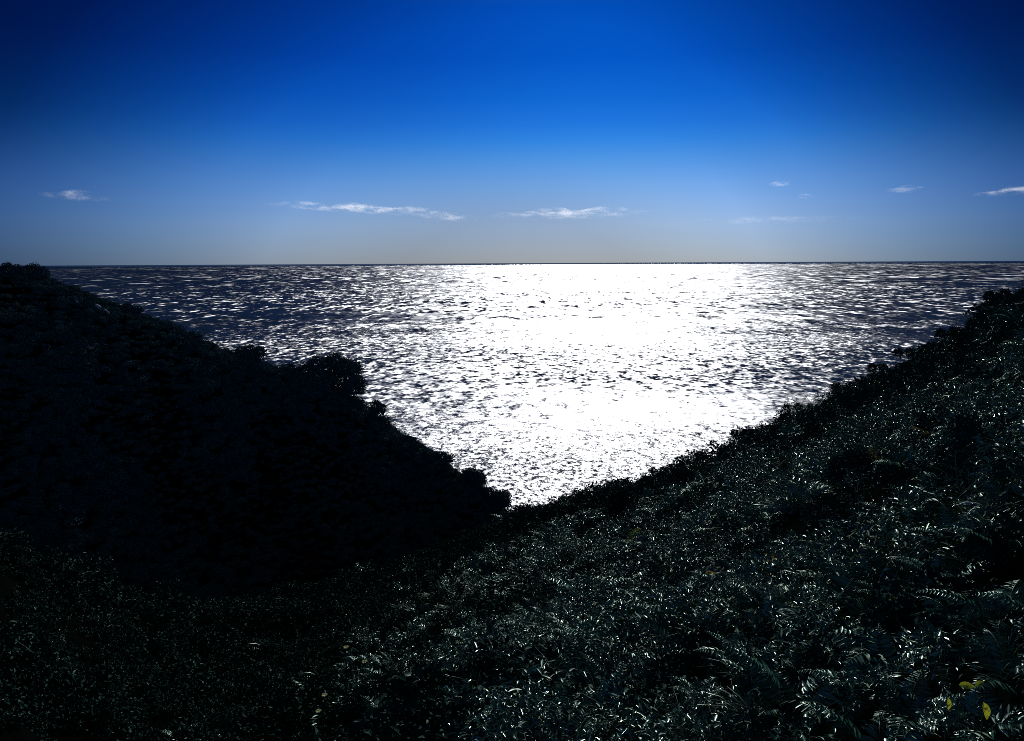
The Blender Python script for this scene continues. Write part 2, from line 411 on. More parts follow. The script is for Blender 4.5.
def herb_vf(r, ns=5, h=0.7):
    """upright stems with narrow leaves in tiers"""
    parts = []
    for k in range(ns):
        b0 = r.normal(size=3) * [.09, .09, 0]; H = h * r.uniform(.6, 1.15); tt = np.linspace(0, 1, 8)
        lean = r.normal(size=2) * .14
        P = b0 + np.stack([lean[0] * tt ** 2 * H * 2, lean[1] * tt ** 2 * H * 2, tt * H], 1)
        parts.append(tube_vf(P, np.linspace(.005, .002, 8), 3))
        n = 22; tp = np.sort(r.uniform(.15, 1.0, n)); pp = np.stack([np.interp(tp, tt, P[:, i]) for i in range(3)], 1)
        a = np.arange(n) * 2.4 + r.uniform(0, 6); D = np.stack([np.cos(a), np.sin(a), r.uniform(-.1, .6, n)], 1)
        Nn = np.stack([-np.cos(a) * .3, -np.sin(a) * .3, np.ones(n)], 1)
        l = (.05 + .09 * (1 - tp)) * r.uniform(.7, 1.2, n)
        parts.append(leaf_vf(pp, D, Nn, l, l * .3, .12, .35))
    return cat_vf(parts)

def grass_vf(r, n=46, h=0.45):
    P, D, Nn, L = [], [], [], []
    parts = []
    for k in range(n):
        a = r.uniform(0, 2 * np.pi); hd = np.array([np.cos(a), np.sin(a), 0]); H = h * r.uniform(.5, 1.2); bend = r.uniform(.2, 1.0)
        b0 = r.normal(size=3) * [.06, .06, 0]; sd = np.array([-np.sin(a), np.cos(a), 0]) * .005
        tt = np.linspace(0, 1, 5)
        C = b0 + hd * (tt ** 2 * H * bend)[:, None] + np.array([0, 0, 1.0]) * ((tt - .35 * bend * tt ** 3) * H)[:, None]
        wv = np.array([1, 1, .8, .5, .05])[:, None]
        V = np.concatenate([C - sd * wv, C + sd * wv]); F = []
        for i in range(4): F += [(i, i + 1, i + 6), (i, i + 6, i + 5)]
        parts.append((V, np.array(F)))
    return cat_vf(parts)

def scrub_vf(r, n=800, rad=1.0, h=1.0, leaf=0.16):
    """a low wind-pruned thicket crown: leaf sprays over several uneven lumps"""
    nl_ = 7; c = r.normal(size=(nl_, 3)) * [rad * .42, rad * .42, .12 * h] + [0, 0, h * .45]; q = r.uniform(.35, .6, nl_) * rad
    k = r.integers(0, nl_, n); d = rdir(n, r, .5); f = r.uniform(.55, 1.05, n)[:, None]
    P = c[k] + d * q[k][:, None] * f * [1, 1, .85 * h / rad]
    P[:, 2] = np.maximum(P[:, 2], 0.02)
    D = unit(d + r.normal(size=(n, 3)) * .8); Nn = unit(d * .6 + rdir(n, r, .9))
    l = leaf * r.uniform(.5, 1.3, n)
    return leaf_vf(P, D, Nn, l, l * r.uniform(.4, .75, n), .2, .2)

PROTO = bpy.data.collections.new("plant_shapes")          # shapes the ground cover is grown from
def proto(prefix, i, vf, mat):
    o = bpy.data.objects.new("%s_%02d" % (prefix, i), mesh_np(prefix, *vf, mat)); return o
def make_set(name, objs):
    c = bpy.data.collections.new(name)
    for o in objs: c.objects.link(o)
    return c

R0 = np.random.default_rng(21)
BRACKEN = [proto("bracken", i, bracken_vf(R0, 5 + i % 3, .62 + .08 * (i % 3)), M_BRACKEN) for i in range(4)]
BRAMBLE = [proto("bramble", i, bramble_vf(R0), M_BRAMBLE) for i in range(4)]
HERB = [proto("herb", i, herb_vf(R0), M_BRACKEN) for i in range(3)]
GRASS = [proto("grass", i, grass_vf(R0), M_GRASS) for i in range(2)]
SCRUB = [proto("scrub", i, scrub_vf(R0, 800, 1.0, r_), M_SCRUB) for i, r_ in enumerate((.7, .9, 1.1, .8, 1.0))]
HEATH = [proto("heath", i, scrub_vf(R0, 300, .36, .36, .085), M_HEATH) for i in range(4)]
C_NEAR = make_set("near_plants", [])
for i, o in enumerate(BRACKEN + BRAMBLE + HERB + GRASS + HEATH):
    o.name = "plant_shape_%02d" % i; C_NEAR.objects.link(o)
C_SCRUB = make_set("scrub_plants", SCRUB)

def scatter(name, label, cat, coll, P, rot, scl, pick):
    me = bpy.data.meshes.new(name); n = len(P)
    me.vertices.add(n); me.vertices.foreach_set("co", np.asarray(P, np.float32).ravel())
    a = me.attributes.new("rot", 'FLOAT_VECTOR', 'POINT'); a.data.foreach_set("vector", np.asarray(rot, np.float32).ravel())
    a = me.attributes.new("scl", 'FLOAT_VECTOR', 'POINT'); a.data.foreach_set("vector", np.asarray(scl, np.float32).ravel())
    a = me.attributes.new("pick", 'INT', 'POINT'); a.data.foreach_set("value", np.asarray(pick, np.int32))
    o = link(bpy.data.objects.new(name, me))
    g = bpy.data.node_groups.new(name, 'GeometryNodeTree')
    g.interface.new_socket("Geometry", in_out='INPUT', socket_type='NodeSocketGeometry')
    g.interface.new_socket("Geometry", in_out='OUTPUT', socket_type='NodeSocketGeometry')
    gi = g.nodes.new("NodeGroupInput"); go = g.nodes.new("NodeGroupOutput")
    ip = g.nodes.new("GeometryNodeInstanceOnPoints"); ci = g.nodes.new("GeometryNodeCollectionInfo")
    ci.inputs["Collection"].default_value = coll; ci.inputs["Separate Children"].default_value = True; ci.inputs["Reset Children"].default_value = True
    def na(nm, ty):
        q = g.nodes.new("GeometryNodeInputNamedAttribute"); q.data_type = ty; q.inputs[0].default_value = nm
        return [s for s in q.outputs if s.enabled and s.name == "Attribute"][0]
    g.links.new(gi.outputs[0], ip.inputs["Points"]); g.links.new(ci.outputs[0], ip.inputs["Instance"])
    ip.inputs["Pick Instance"].default_value = True
    g.links.new(na("pick", 'INT'), ip.inputs["Instance Index"])
    g.links.new(na("rot", 'FLOAT_VECTOR'), ip.inputs["Rotation"])
    g.links.new(na("scl", 'FLOAT_VECTOR'), ip.inputs["Scale"])
    g.links.new(ip.outputs[0], go.inputs[0])
    md = o.modifiers.new("plants", 'NODES'); md.node_group = g
    return tag(o, label, cat, kind="stuff")

# near slope: plants smaller and denser close by, larger clumps farther down the slope
def near_points(n, th0, th1, s0, s1, spacing):
    # Poisson-like thinning by polar cell jitter: rings whose step follows the spacing
    out = []
    s = s0
    while s < s1:
        a = spacing(s); k = int(math.radians(th1 - th0) * s / a)
        if k > 0:
            th = np.radians(th0 + (np.arange(k) + rng.random(k)) / k * (th1 - th0)); ss = s + (rng.random(k) - .5) * a * 1.3
            out.append(np.stack([ss * np.sin(th), ss * np.cos(th)], 1))
        s += a
    return np.concatenate(out)

P2 = near_points(0, -58, 58, 1.6, 118, lambda s: .24 + .0085 * s)
th = np.degrees(np.arctan2(P2[:, 0], P2[:, 1])); ss = np.hypot(P2[:, 0], P2[:, 1])
keep = ss < np.interp(th, ND[:, 0], ND[:, 1]) + 8
P2 = P2[keep]; th = th[keep]; ss = ss[keep]
z = height(P2[:, 0], P2[:, 1])
patch = fbm(P2[:, 0] * .22 + 3, P2[:, 1] * .22, 3)             # where the growth is tall or thin
patch2 = fbm(P2[:, 0] * .5 + 40, P2[:, 1] * .5 + 7, 2)
gapm = ((patch2 < -.32) | (patch < -.6)) & (ss > 5)
# sheep-track terraces: thick growth on the treads, bare dark risers between (mostly on the lower left)
tread = np.sin((z - EYE + fbm(P2[:, 0] * .08, P2[:, 1] * .08, 2)) * 2.2)
riser = (tread < -.35) & (ss > 9) & (rng.random(len(P2)) < np.interp(th, [-20, 0, 14], [.95, .8, .15]))
ok = ~(gapm & (rng.random(len(P2)) < .58)) & ~riser
tread = tread[ok]
P2, th, ss, z, patch, patch2 = P2[ok], th[ok], ss[ok], z[ok], patch[ok], patch2[ok]
n = len(P2)
kind = rng.random(n) + patch * .25
pick = np.where(kind < .26, rng.integers(0, 4, n), np.where(kind < .58, rng.integers(4, 8, n), np.where(kind < .72, rng.integers(8, 11, n), rng.integers(11, 13, n))))
thin = gapm[ok]
matt = thin | (rng.random(n) < np.clip(np.maximum((-2 - th) / 14, (ss - 45) / 40) + .25 * patch + .45 * (patch2 < .1) + 1.2 * np.clip((ss / np.interp(th, ND[:, 0], ND[:, 1]) - .6) / .3, 0, 1), 0, .97))
pick = np.where(matt, rng.integers(13, 17, n), pick)
tuft = (ss / np.interp(th, ND[:, 0], ND[:, 1]) > .82) & (th > 2) & (rng.random(n) < .22)
pick = np.where(tuft, rng.integers(8, 11, n), pick)
size = (1 + np.interp(th, [-20, 0, 14], [.35, .3, .05]) * np.clip(tread, -.6, 1)) * (.8 + .015 * ss) * np.clip(1 + .42 * patch + .32 * patch2, .45, 1.9) * rng.uniform(.7, 1.25, n)
nrm_ = normal_at(P2[:, 0], P2[:, 1])
rot = np.stack([-nrm_[:, 1] * .45 + rng.normal(size=n) * .15, nrm_[:, 0] * .45 + rng.normal(size=n) * .15, rng.uniform(0, 6.28, n)], 1)
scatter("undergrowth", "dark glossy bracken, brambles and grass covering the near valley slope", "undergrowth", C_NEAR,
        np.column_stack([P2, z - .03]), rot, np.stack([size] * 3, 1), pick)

# far headland: wind-pruned scrub
Q = np.column_stack([rng.uniform(-130, 14, 27000), rng.uniform(55, 140, 27000)])
tq = np.degrees(np.arctan2(Q[:, 0], Q[:, 1])); sq = np.hypot(Q[:, 0], Q[:, 1])
Dq = np.interp(tq, LD[:, 0], LD[:, 1])
ok = (sq > Dq - 55) & (sq < Dq + 5) & (tq > -55) & (left_h(tq, sq) > near_h(tq, sq) - .5) & (tq < 1.2)
Q = Q[ok]; n = len(Q)
zq = height(Q[:, 0], Q[:, 1]); lp = fbm(Q[:, 0] * .12, Q[:, 1] * .12 + 20, 3)
sz = np.clip(.78 + .42 * lp, .4, 1.5) * rng.uniform(.55, 1.4, n)
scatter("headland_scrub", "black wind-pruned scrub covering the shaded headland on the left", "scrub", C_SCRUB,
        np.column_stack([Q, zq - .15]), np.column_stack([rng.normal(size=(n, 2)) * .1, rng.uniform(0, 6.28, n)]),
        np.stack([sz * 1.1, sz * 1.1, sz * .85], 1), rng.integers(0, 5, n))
print("plants", len(P2), len(Q))

# ------------------------------------------------------------------ single bushes one can tell apart
def at(px, py, s=None, ds=0.0):
    """ground point on the bearing of a picture position: at a distance s, or where the sight line meets the ground"""
    if s is None:
        p = march(px, py); x, y = p[0], p[1]
    else:
        a, _ = az_tan(px, py); x, y = s * math.sin(math.radians(a)), s * math.cos(math.radians(a))
    return np.array([x, y, float(height(x, y))])

def ridge_left(px, py):
    a, _ = az_tan(px, py); return float(np.interp(a, LD[:, 0], LD[:, 1])) + 1.2 * math.sin(a * .55)
def ridge_near(px, py):
    a, _ = az_tan(px, py); return float(np.interp(a, ND[:, 0], ND[:, 1]))

def bush(label, px, py, s, lumps, mat, leaf, n, group=None, name="bush", twigs=0, cat="bush"):
    """lumps: (across, up, radius) in picture pixels at the bush's distance; the crown gets the same depth as width"""
    p = at(px, py, s); d = math.hypot(p[0], p[1]); k = d / F_PX
    r = np.random.default_rng(int(px * 7 + py))
    a = math.atan2(p[0], p[1])
    root = empty(name, p, -a)
    # keep the crown where the bearing puts it: the sight line fixes how high above the ground it sits
    tz = EYE + d * az_tan(px, py)[1] - p[2]
    L = np.array(lumps, float) * k
    c = np.column_stack([L[:, 0], r.normal(size=len(L)) * L[:, 2] * .6, np.maximum(L[:, 1] + max(tz, 0), L[:, 2] * .3)])
    n = int(min(40000, 1.8 * (4 * np.pi * L[:, 2] ** 2).sum() / (leaf ** 2 * .29)))
    vol = L[:, 2] ** 2; q = r.choice(len(L), n, p=vol / vol.sum())
    dd = rdir(n, r, .25); P = c[q] + dd * L[q, 2][:, None] * np.clip(r.uniform(.45, 1.12, n), 0, 1.1)[:, None]
    P[:, 2] = np.maximum(P[:, 2], 0.02)
    D = unit(dd + r.normal(size=(n, 3)) * .8); Nn = unit(dd * .6 + rdir(n, r, .8)); l = leaf * r.uniform(.5, 1.3, n)
    link(bpy.data.objects.new("crown", mesh_np("crown", *leaf_vf(P, D, Nn, l, l * r.uniform(.4, .75, n), .2, .2), mat)), root)
    st = []
    for i in range(len(L)):
        b0 = np.array([c[:, 0].mean() * .7 + r.normal() * L[0, 2] * .15, r.normal() * L[0, 2] * .15, -.15]); m_ = b0 * .4 + c[i] * .6 + r.normal(size=3) * L[i, 2] * .12
        pts = np.array([b0, b0 * .7 + m_ * .3 + [0, 0, .05 * c[i, 2]], m_, c[i] + [0, 0, L[i, 2] * .4]])
        st.append(tube_vf(pts, np.linspace(.05, .012, 4) * max(c[i, 2], .4) * .6, 5))
    if twigs:
        tw = st
        top = c[:, 2].max() + L[:, 2].max()
        for i in range(twigs):
            j = r.integers(0, len(L)); b0 = c[j] + r.normal(size=3) * L[j, 2] * [.3, .2, .1]; hh = L[:, 2].max() * r.uniform(.8, 1.5)
            e = b0 + np.array([r.normal() * .35 * hh, r.normal() * .3 * hh, hh]); mid = (b0 + e) / 2 + r.normal(size=3) * .06 * hh
            tw.append(tube_vf([b0, mid, e], np.array([.012, .009, .004]) * d / 38, 4))
            for f in (.45, .7):
                q0 = b0 + (e - b0) * f; q1 = q0 + np.array([r.choice([-1, 1]) * r.uniform(.15, .35) * hh, r.normal() * .1 * hh, r.uniform(.15, .35) * hh])
                tw.append(tube_vf([q0, (q0 + q1) / 2, q1], np.array([.007, .006, .003]) * d / 38, 4))
    link(bpy.data.objects.new("branches", mesh_np("branches", *cat_vf(st), M_BARK)), root)
    return tag(root, label, cat, group)

GL = "bushes on the headland skyline"
def lb(label, px, py, lumps, n=900, dr=0.0, leaf=.26, tw=0):
    return bush(label, px, py, ridge_left(px, py) + dr, lumps, M_SCRUB, leaf, n, GL, twigs=tw)
lb("largest bush on the left headland's skyline, flat-topped with a ragged crown", 333, 392,
   [(-24, 22, 8), (-14, 29, 8), (-4, 28, 7), (4, 30, 8), (13, 24, 9), (21, 20, 9), (24, 8, 8), (-14, 12, 14), (6, 10, 15), (20, 2, 10)], 4200)
lb("small pointed bush just seaward of the big flat-topped bush", 379, 421, [(0, 8, 7), (-2, 15, 5), (4, 12, 4), (-7, 6, 5)], 900, tw=3)
lb("broad low bush on the headland skyline landward of the big flat-topped bush", 252, 356, [(-10, 2, 6), (-2, 5, 6), (7, 3, 6), (0, -2, 7)], 1900)
lb("squat bush in the dip between the broad low bush and the flat-topped one", 288, 371, [(-6, 0, 5), (2, 2, 5), (8, -1, 5)], 800)
lb("square-shouldered bush on the step above the headland's seaward tip", 473, 489, [(-4, 8, 8), (4, 9, 8), (7, 3, 7), (-9, 3, 8)], 1200)
lb("dark bush hanging over the seaward tip of the left headland", 498, 513, [(-8, 12, 8), (0, 10, 8), (6, 6, 8), (5, -1, 8)], 1400)
lb("rounded bush halfway down the headland skyline toward its tip", 441, 460, [(-6, 3, 5), (2, 4, 5), (8, -1, 5)], 800)
lb("knobbly bush on the headland skyline below the small pointed bush", 409, 443, [(-4, 4, 5), (4, 2, 5), (-2, 0, 6)], 700)
lb("low bush on the upper headland skyline above the pale rock streaks", 128, 311, [(-9, 1, 4), (0, 2, 5), (8, 0, 4)], 700)
lb("small bush jutting from the middle of the upper headland skyline", 188, 339, [(-5, 1, 4), (3, 3, 4), (8, -1, 4)], 700, tw=2)
lb("low bush beside the left edge of the picture on the headland top", 9, 277, [(-7, 4, 5), (0, 6, 5), (7, 4, 5)], 600, tw=3)
lb("second bush from the left edge on the headland top, with bare tips", 35, 279, [(-6, 5, 5), (0, 7, 5), (6, 4, 5)], 500, tw=3)

GR = "bushes on the right ridge"
def rb(label, px, py, lumps, n=500, tw=0, dr=-0.5, leaf=.09, m=None):
    lumps = [(u, v * .38, q * .62) for u, v, q in lumps]
    return bush(label, px, py, ridge_near(px, py) + dr, lumps, m or M_HEATH, leaf, n, GR, twigs=tw)
rb("spiky bush with bare branching twigs standing highest on the right ridge", 846, 392, [(-8, 7, 8), (3, 9, 8), (9, 4, 7)], 700, 14)
rb("thin twiggy bush on the right ridge uphill of the spikiest one", 878, 371, [(-5, 6, 6), (4, 7, 6)], 420, 11)
rb("rounded bush on the upper right ridge below the right edge of the picture", 950, 338, [(-7, 7, 7), (3, 9, 8), (9, 5, 6)], 600, 5)
rb("low spreading bush on the right ridge with the sea close behind", 912, 356, [(-11, 5, 6), (-2, 7, 6), (8, 5, 6)], 500, 4)
rb("flat bush on the right ridge just downhill of the spikiest bush", 800, 410, [(-12, 4, 6), (-2, 6, 6), (9, 4, 6)], 500, 3)
rb("topmost bush on the right ridge at the right edge of the picture", 1008, 300, [(-13, 6, 7), (-3, 9, 8), (9, 8, 8)], 800, 5)
rb("small ragged bush halfway down the right ridge", 742, 436, [(-8, 4, 5), (2, 5, 5)], 400, 3, leaf=.12)
rb("little tufted bush on the lower right ridge near the valley mouth", 660, 471, [(-7, 3, 5), (3, 4, 5)], 400, 2, leaf=.14)

GS = "dark shrubs on the near slope"  # all but the first are added to stand in for shadow gaps
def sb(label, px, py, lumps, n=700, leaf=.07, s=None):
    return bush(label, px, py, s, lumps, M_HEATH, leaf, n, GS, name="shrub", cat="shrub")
sb("dark rounded shrub just below the ridge above the valley mouth", 621, 521, [(-6, 10, 10), (3, 20, 12), (8, 9, 11), (-3, 24, 8)], 1600, .15)
sb("tall black stand-in shrub for a shadow gap near the right edge above a bleached twig", 963, 500, [(-8, 20, 16), (4, 44, 16), (8, 20, 16), (-2, 62, 12)], 1500, .05)
sb("broad dark stand-in shrub for a shadow gap on the upper right slope below the twiggy ridge bushes", 856, 484, [(-14, 10, 12), (0, 18, 14), (14, 11, 12)], 1100, .05)
sb("dark stand-in shrub for a shadow gap low in the middle of the slope left of the pale green ferns", 482, 622, [(-6, 8, 9), (4, 14, 9), (8, 6, 8)], 800)
sb("dark stand-in shrub for a shadow gap in the middle of the slope beneath the rounded shrub", 585, 585, [(-7, 8, 9), (3, 14, 10), (8, 7, 8)], 800)
sb("dark stand-in shrub for a shadow gap at the bottom of the slope right of the pale yellow flowers", 436, 668, [(-10, 9, 10), (2, 16, 12), (10, 8, 10)], 900, .05)
sb("dark stand-in shrub for a shadow gap on the right of the slope among glinting brambles", 742, 540, [(-10, 10, 11), (4, 17, 12), (12, 8, 10)], 900, .05)
sb("dark stand-in shrub for a shadow gap near the bottom right corner above the yellow leaves", 905, 640, [(-18, 12, 18), (4, 24, 18), (20, 12, 16)], 900, .05)

# ------------------------------------------------------------------ single ferns standing in the near undergrowth
def frond_parts(r, nf, size):
    """one (rachis + leaflets) mesh per frond"""
    out = []
    for k in range(nf):
        a = 2 * np.pi * (k + r.uniform(-.3, .3)) / nf; L = size * r.uniform(.8, 1.15); hd = np.array([np.cos(a), np.sin(a), 0])
        tt = np.linspace(0, 1, 14); el = np.radians(r.uniform(58, 78)) - tt ** 1.3 * np.radians(r.uniform(60, 100))
        d = np.cos(el)[:, None] * hd + np.sin(el)[:, None] * np.array([0, 0, 1.0]); P = np.cumsum(d * L / 14, 0)
        parts = [tube_vf(np.vstack([[0, 0, -.03], P]), np.linspace(.007, .002, 15) * size, 4)]
        m_ = 20; tp = np.linspace(.22, .99, m_); pp = np.stack([np.interp(tp, tt, P[:, i]) for i in range(3)], 1)
        dd = unit(np.stack([np.interp(tp, tt, d[:, i]) for i in range(3)], 1)); side = np.array([-np.sin(a), np.cos(a), 0])
        for sg in (-1, 1):
            D = dd * .4 + side * sg + r.normal(size=(m_, 3)) * .10; D[:, 2] -= .15
            Nn = np.cross(dd, side); Nn = np.where(Nn[:, 2:3] < 0, -Nn, Nn)
            ln = L * .28 * np.clip((1.03 - tp) * 1.5, .05, 1) * r.uniform(.85, 1.1, m_)
            parts.append(leaf_vf(pp, D, Nn, ln, ln * .19 + .006, .15, .15))
        out.append(cat_vf(parts))
    return out

FERN_SETS = []
for q in range(4):
    FERN_SETS.append([mesh_np("frond", *vf, M_BRACKEN) for vf in frond_parts(R0, 6 + q % 2, .85)])
def fern(p, rz, sc, meshes, label, group, mat=None, name="fern"):
    root = empty(name, p, rz); root.scale = (sc, sc, sc)
    for me in meshes:
        o = link(bpy.data.objects.new("frond", me), root)
        if mat:
            o.material_slots[0].link = 'OBJECT'; o.material_slots[0].material = mat
    return tag(root, label, "fern", group)
rf = np.random.default_rng(5)
spots = [(520, 716), (566, 690), (640, 728), (700, 700), (744, 668), (640, 655), (790, 715), (820, 655), (860, 700), (905, 725), (890, 610), (700, 610),
         (770, 610), (580, 640), (500, 670), (450, 722), (380, 700), (945, 590), (1000, 630), (830, 580), (960, 545), (1005, 560), (900, 520), (720, 560),
         (660, 590), (395, 735), (610, 700), (860, 545), (1010, 690), (545, 735)]
for i, (px, py) in enumerate(spots):
    p = at(px, py + 10)
    fern(p, rf.uniform(0, 6.28), rf.uniform(.55, .85), FERN_SETS[i % 4],
         "dark green fern with arching comb-like fronds in the near undergrowth", "ferns in the near undergrowth")

# yellowing ferns
YM = []
for (px, py, sc, mat, lab) in [
        (630, 548, .62, M_YELLOW, "small bright yellow-green fern alone in the middle of the slope"),
        (936, 444, .55, M_STRAW, "golden brown fern high on the right slope beside the tall black stand-in shrub"),
        (874, 470, .55, M_STRAW, "withered golden fern on the right slope left of the tall black stand-in shrub"),
        (716, 582, .6, M_STRAW, "straw-coloured fern on the slope among glinting brambles"),
        (780, 572, .6, M_STRAW, "pale brown fern right of the straw-coloured one"),
        (893, 606, .55, M_YELLOW, "yellow-green fern above the bottom right corner's yellow leaves")]:
    p = at(px, py); d = float(np.linalg.norm(p - [0, 0, EYE]))
    fern(p, rf.uniform(0, 6.28), sc * d / 14, FERN_SETS[len(YM) % 4][:4], lab, None, mat); YM.append(1)

# single yellow leaves near the bottom right corner
def yellow_leaf(label, px, py, l_px, w_px, roll, group="yellow leaves near the bottom right corner"):
    g = at(px, py); d3 = ray(px, py)
    gd = float(np.linalg.norm(g - [0, 0, EYE])); d = gd * .80
    p = np.array([0, 0, EYE]) + d3 * d; k = d / F_PX
    root = empty("yellow_leaf", (p[0], p[1], float(height(p[0], p[1]))), -math.atan2(p[0], p[1]))
    hgt = p[2] - root.location.z
    L_, W_ = l_px * k * .85, w_px * k * .8
    u = np.linspace(0, 1, 9); wv = np.sin(np.pi * u ** .8) ** .8 * W_ / 2
    ax = np.array([math.cos(roll), 0.25, math.sin(roll)]); ax /= np.linalg.norm(ax)
    nv = unit(np.array([-math.sin(roll) * .5, -.75, .55 + .2 * math.cos(roll)])); nv = unit(nv - ax * nv.dot(ax)); sd = np.cross(ax, nv)
    c0 = np.array([0, 0, hgt]) - ax * L_ / 2
    C = c0 + ax * (u * L_)[:, None] + nv * (np.sin(np.pi * u) * L_ * .08)[:, None]
    V = np.concatenate([C - sd * wv[:, None] + nv * (wv * .3)[:, None], C, C + sd * wv[:, None] + nv * (wv * .3)[:, None]])
    F = []
    for i in range(8):
        F += [(i, i + 1, i + 10, i + 9), (9 + i, 10 + i, 19 + i, 18 + i)]
    blade = link(bpy.data.objects.new("leaf_blade", mesh_np("leaf_blade", V, np.array(F), M_YELLOW, True)), root)
    st = np.array([c0 + ax * L_ * .05, c0 * .9 + [0, 0, -.05 * hgt] , [c0[0] * .5, .05, hgt * .5], [0, .05, -.02]])
    link(bpy.data.objects.new("leaf_stalk", mesh_np("leaf_stalk", *tube_vf(st, np.array([.0015, .002, .0025, .003]), 5), M_GRASS)), root)
    return tag(root, label, "leaf", group)
yellow_leaf("bright yellow leaf lying level near the bottom right corner", 967, 686, 14, 7, 0.0)
yellow_leaf("smaller yellow leaf just right of the level bright one", 980, 684, 9, 6, 0.7)
yellow_leaf("large yellow-green leaf hanging upright at the bottom right", 985, 711, 20, 8, -1.35)
yellow_leaf("narrow yellow leaf upright left of the larger hanging one", 948, 704, 15, 5, -1.5)

# pale yellow flowers at the bottom
def flower(label, px, py, npet=7):
    p = at(px, py); d = float(np.linalg.norm(p - [0, 0, EYE])); k = d / F_PX
    root = empty("flower", p); r = np.random.default_rng(px); H = 22 * k
    bend = np.array([r.normal() * .1, r.normal() * .1]) * H
    tt = np.linspace(0, 1, 7); P = np.column_stack([bend[0] * tt ** 2, bend[1] * tt ** 2, tt * H])
    a = r.uniform(0, 6, 10); lv = leaf_vf(P[np.linspace(0, 5, 10).astype(int)], np.column_stack([np.cos(a), np.sin(a), .3 + 0 * a]), np.tile([0, 0, 1.0], (10, 1)), 7 * k, 2.4 * k)
    link(bpy.data.objects.new("stem", mesh_np("stem", *cat_vf([tube_vf(P, np.linspace(.6, .35, 7) * k, 5), lv]), M_BRACKEN)), root)
    a = np.linspace(0, 6.28, npet, endpoint=False); D = np.column_stack([np.cos(a), np.sin(a) , .25 + 0 * a])
    link(bpy.data.objects.new("petals", mesh_np("petals", *leaf_vf(np.tile(P[-1], (npet, 1)) + D * k * .5, D, np.tile([0, -.5, 1.0], (npet, 1)), 2.7 * k, 2.0 * k, .1, .1), M_FLOWER)), root)
    return tag(root, label, "flower", "pale yellow flowers at the bottom of the slope")
flower("pale yellow flower, largest and lowest of those left of the bottom centre", 323, 722, 9)
flower("pale yellow flower on the far left of the flowers below the dark valley", 318, 735, 7)
flower("pale cream flower on the taller stem upslope right of the lowest one", 349, 672, 6)
flower("pale cream flower beside the dark stand-in shrub at the bottom of the slope", 368, 684, 6)

# bleached twig and pale rock streaks
def twig(label, px, py):
    g = at(px, py); d = float(np.linalg.norm(g - [0, 0, EYE])) * .86; k = d / F_PX
    p = np.array([0, 0, EYE]) + ray(px, py) * d; gz = float(height(p[0], p[1]))
    root = empty("bleached_twig", (p[0], p[1], gz), -math.atan2(p[0], p[1])); h = p[2] - gz
    A = np.array([[-12 * k, 0, h - 3 * k], [-5 * k, 0, h + .5 * k], [2 * k, 0, h + 1 * k], [12 * k, 0, h - 1.5 * k]])
    B = np.array([[2 * k, .05, -.02], [2 * k, .03, h * .6], [1 * k, 0, h + .8 * k]])
    link(bpy.data.objects.new("twig_arm", mesh_np("twig_arm", *tube_vf(A, np.array([.4, .8, .8, .3]) * k, 6), M_PALE)), root)
    link(bpy.data.objects.new("twig_stem", mesh_np("twig_stem", *tube_vf(B, np.array([1.0, .8, .6]) * k, 6), M_BARK)), root)
    tag(root, label, "twig")
twig("bleached bent twig showing white below the tall black stand-in shrub", 973, 504)

def rock(label, px0, py0, px1, py1, w_px, dr):
    pa = at(px0, py0, ridge_left(px0, py0) + dr); pb = at(px1, py1, ridge_left(px1, py1) + dr)
    def lift(p, px, py):
        d = math.hypot(p[0], p[1]); return np.array([p[0], p[1], max(p[2], EYE + d * az_tan(px, py)[1])])
    pa, pb = lift(pa, px0, py0), lift(pb, px1, py1)
    k = math.hypot(pa[0], pa[1]) / F_PX; r = np.random.default_rng(px0)
    n = 9; C = pa + (pb - pa) * np.linspace(0, 1, n)[:, None] + r.normal(size=(n, 3)) * .12
    V, F = tube_vf(C, w_px * k * (.35 + .65 * np.sin(np.linspace(.15, 3.0, n))), 8)
    o_ = C.mean(0); V = V + r.normal(size=V.shape) * .05
    V = np.concatenate([V - o_, [C[0] - o_, C[-1] - o_]]); m_ = len(V)
    caps = [(m_ - 2, (j + 1) % 8, j) for j in range(8)] + [(m_ - 1, (n - 1) * 8 + j, (n - 1) * 8 + (j + 1) % 8) for j in range(8)]
    o = link(bpy.data.objects.new("rock", mesh_np("rock", V, np.concatenate([F, caps]), M_ROCK))); o.location = o_
    tag(o, label, "rock", "pale rocks on the headland")
rock("long pale rock ledge sloping down under the headland skyline", 94, 304, 110, 314, 1.6, -4.0)
rock("short pale rock standing on the headland left of the long ledge", 74, 297, 78, 305, 1.4, -4.0)

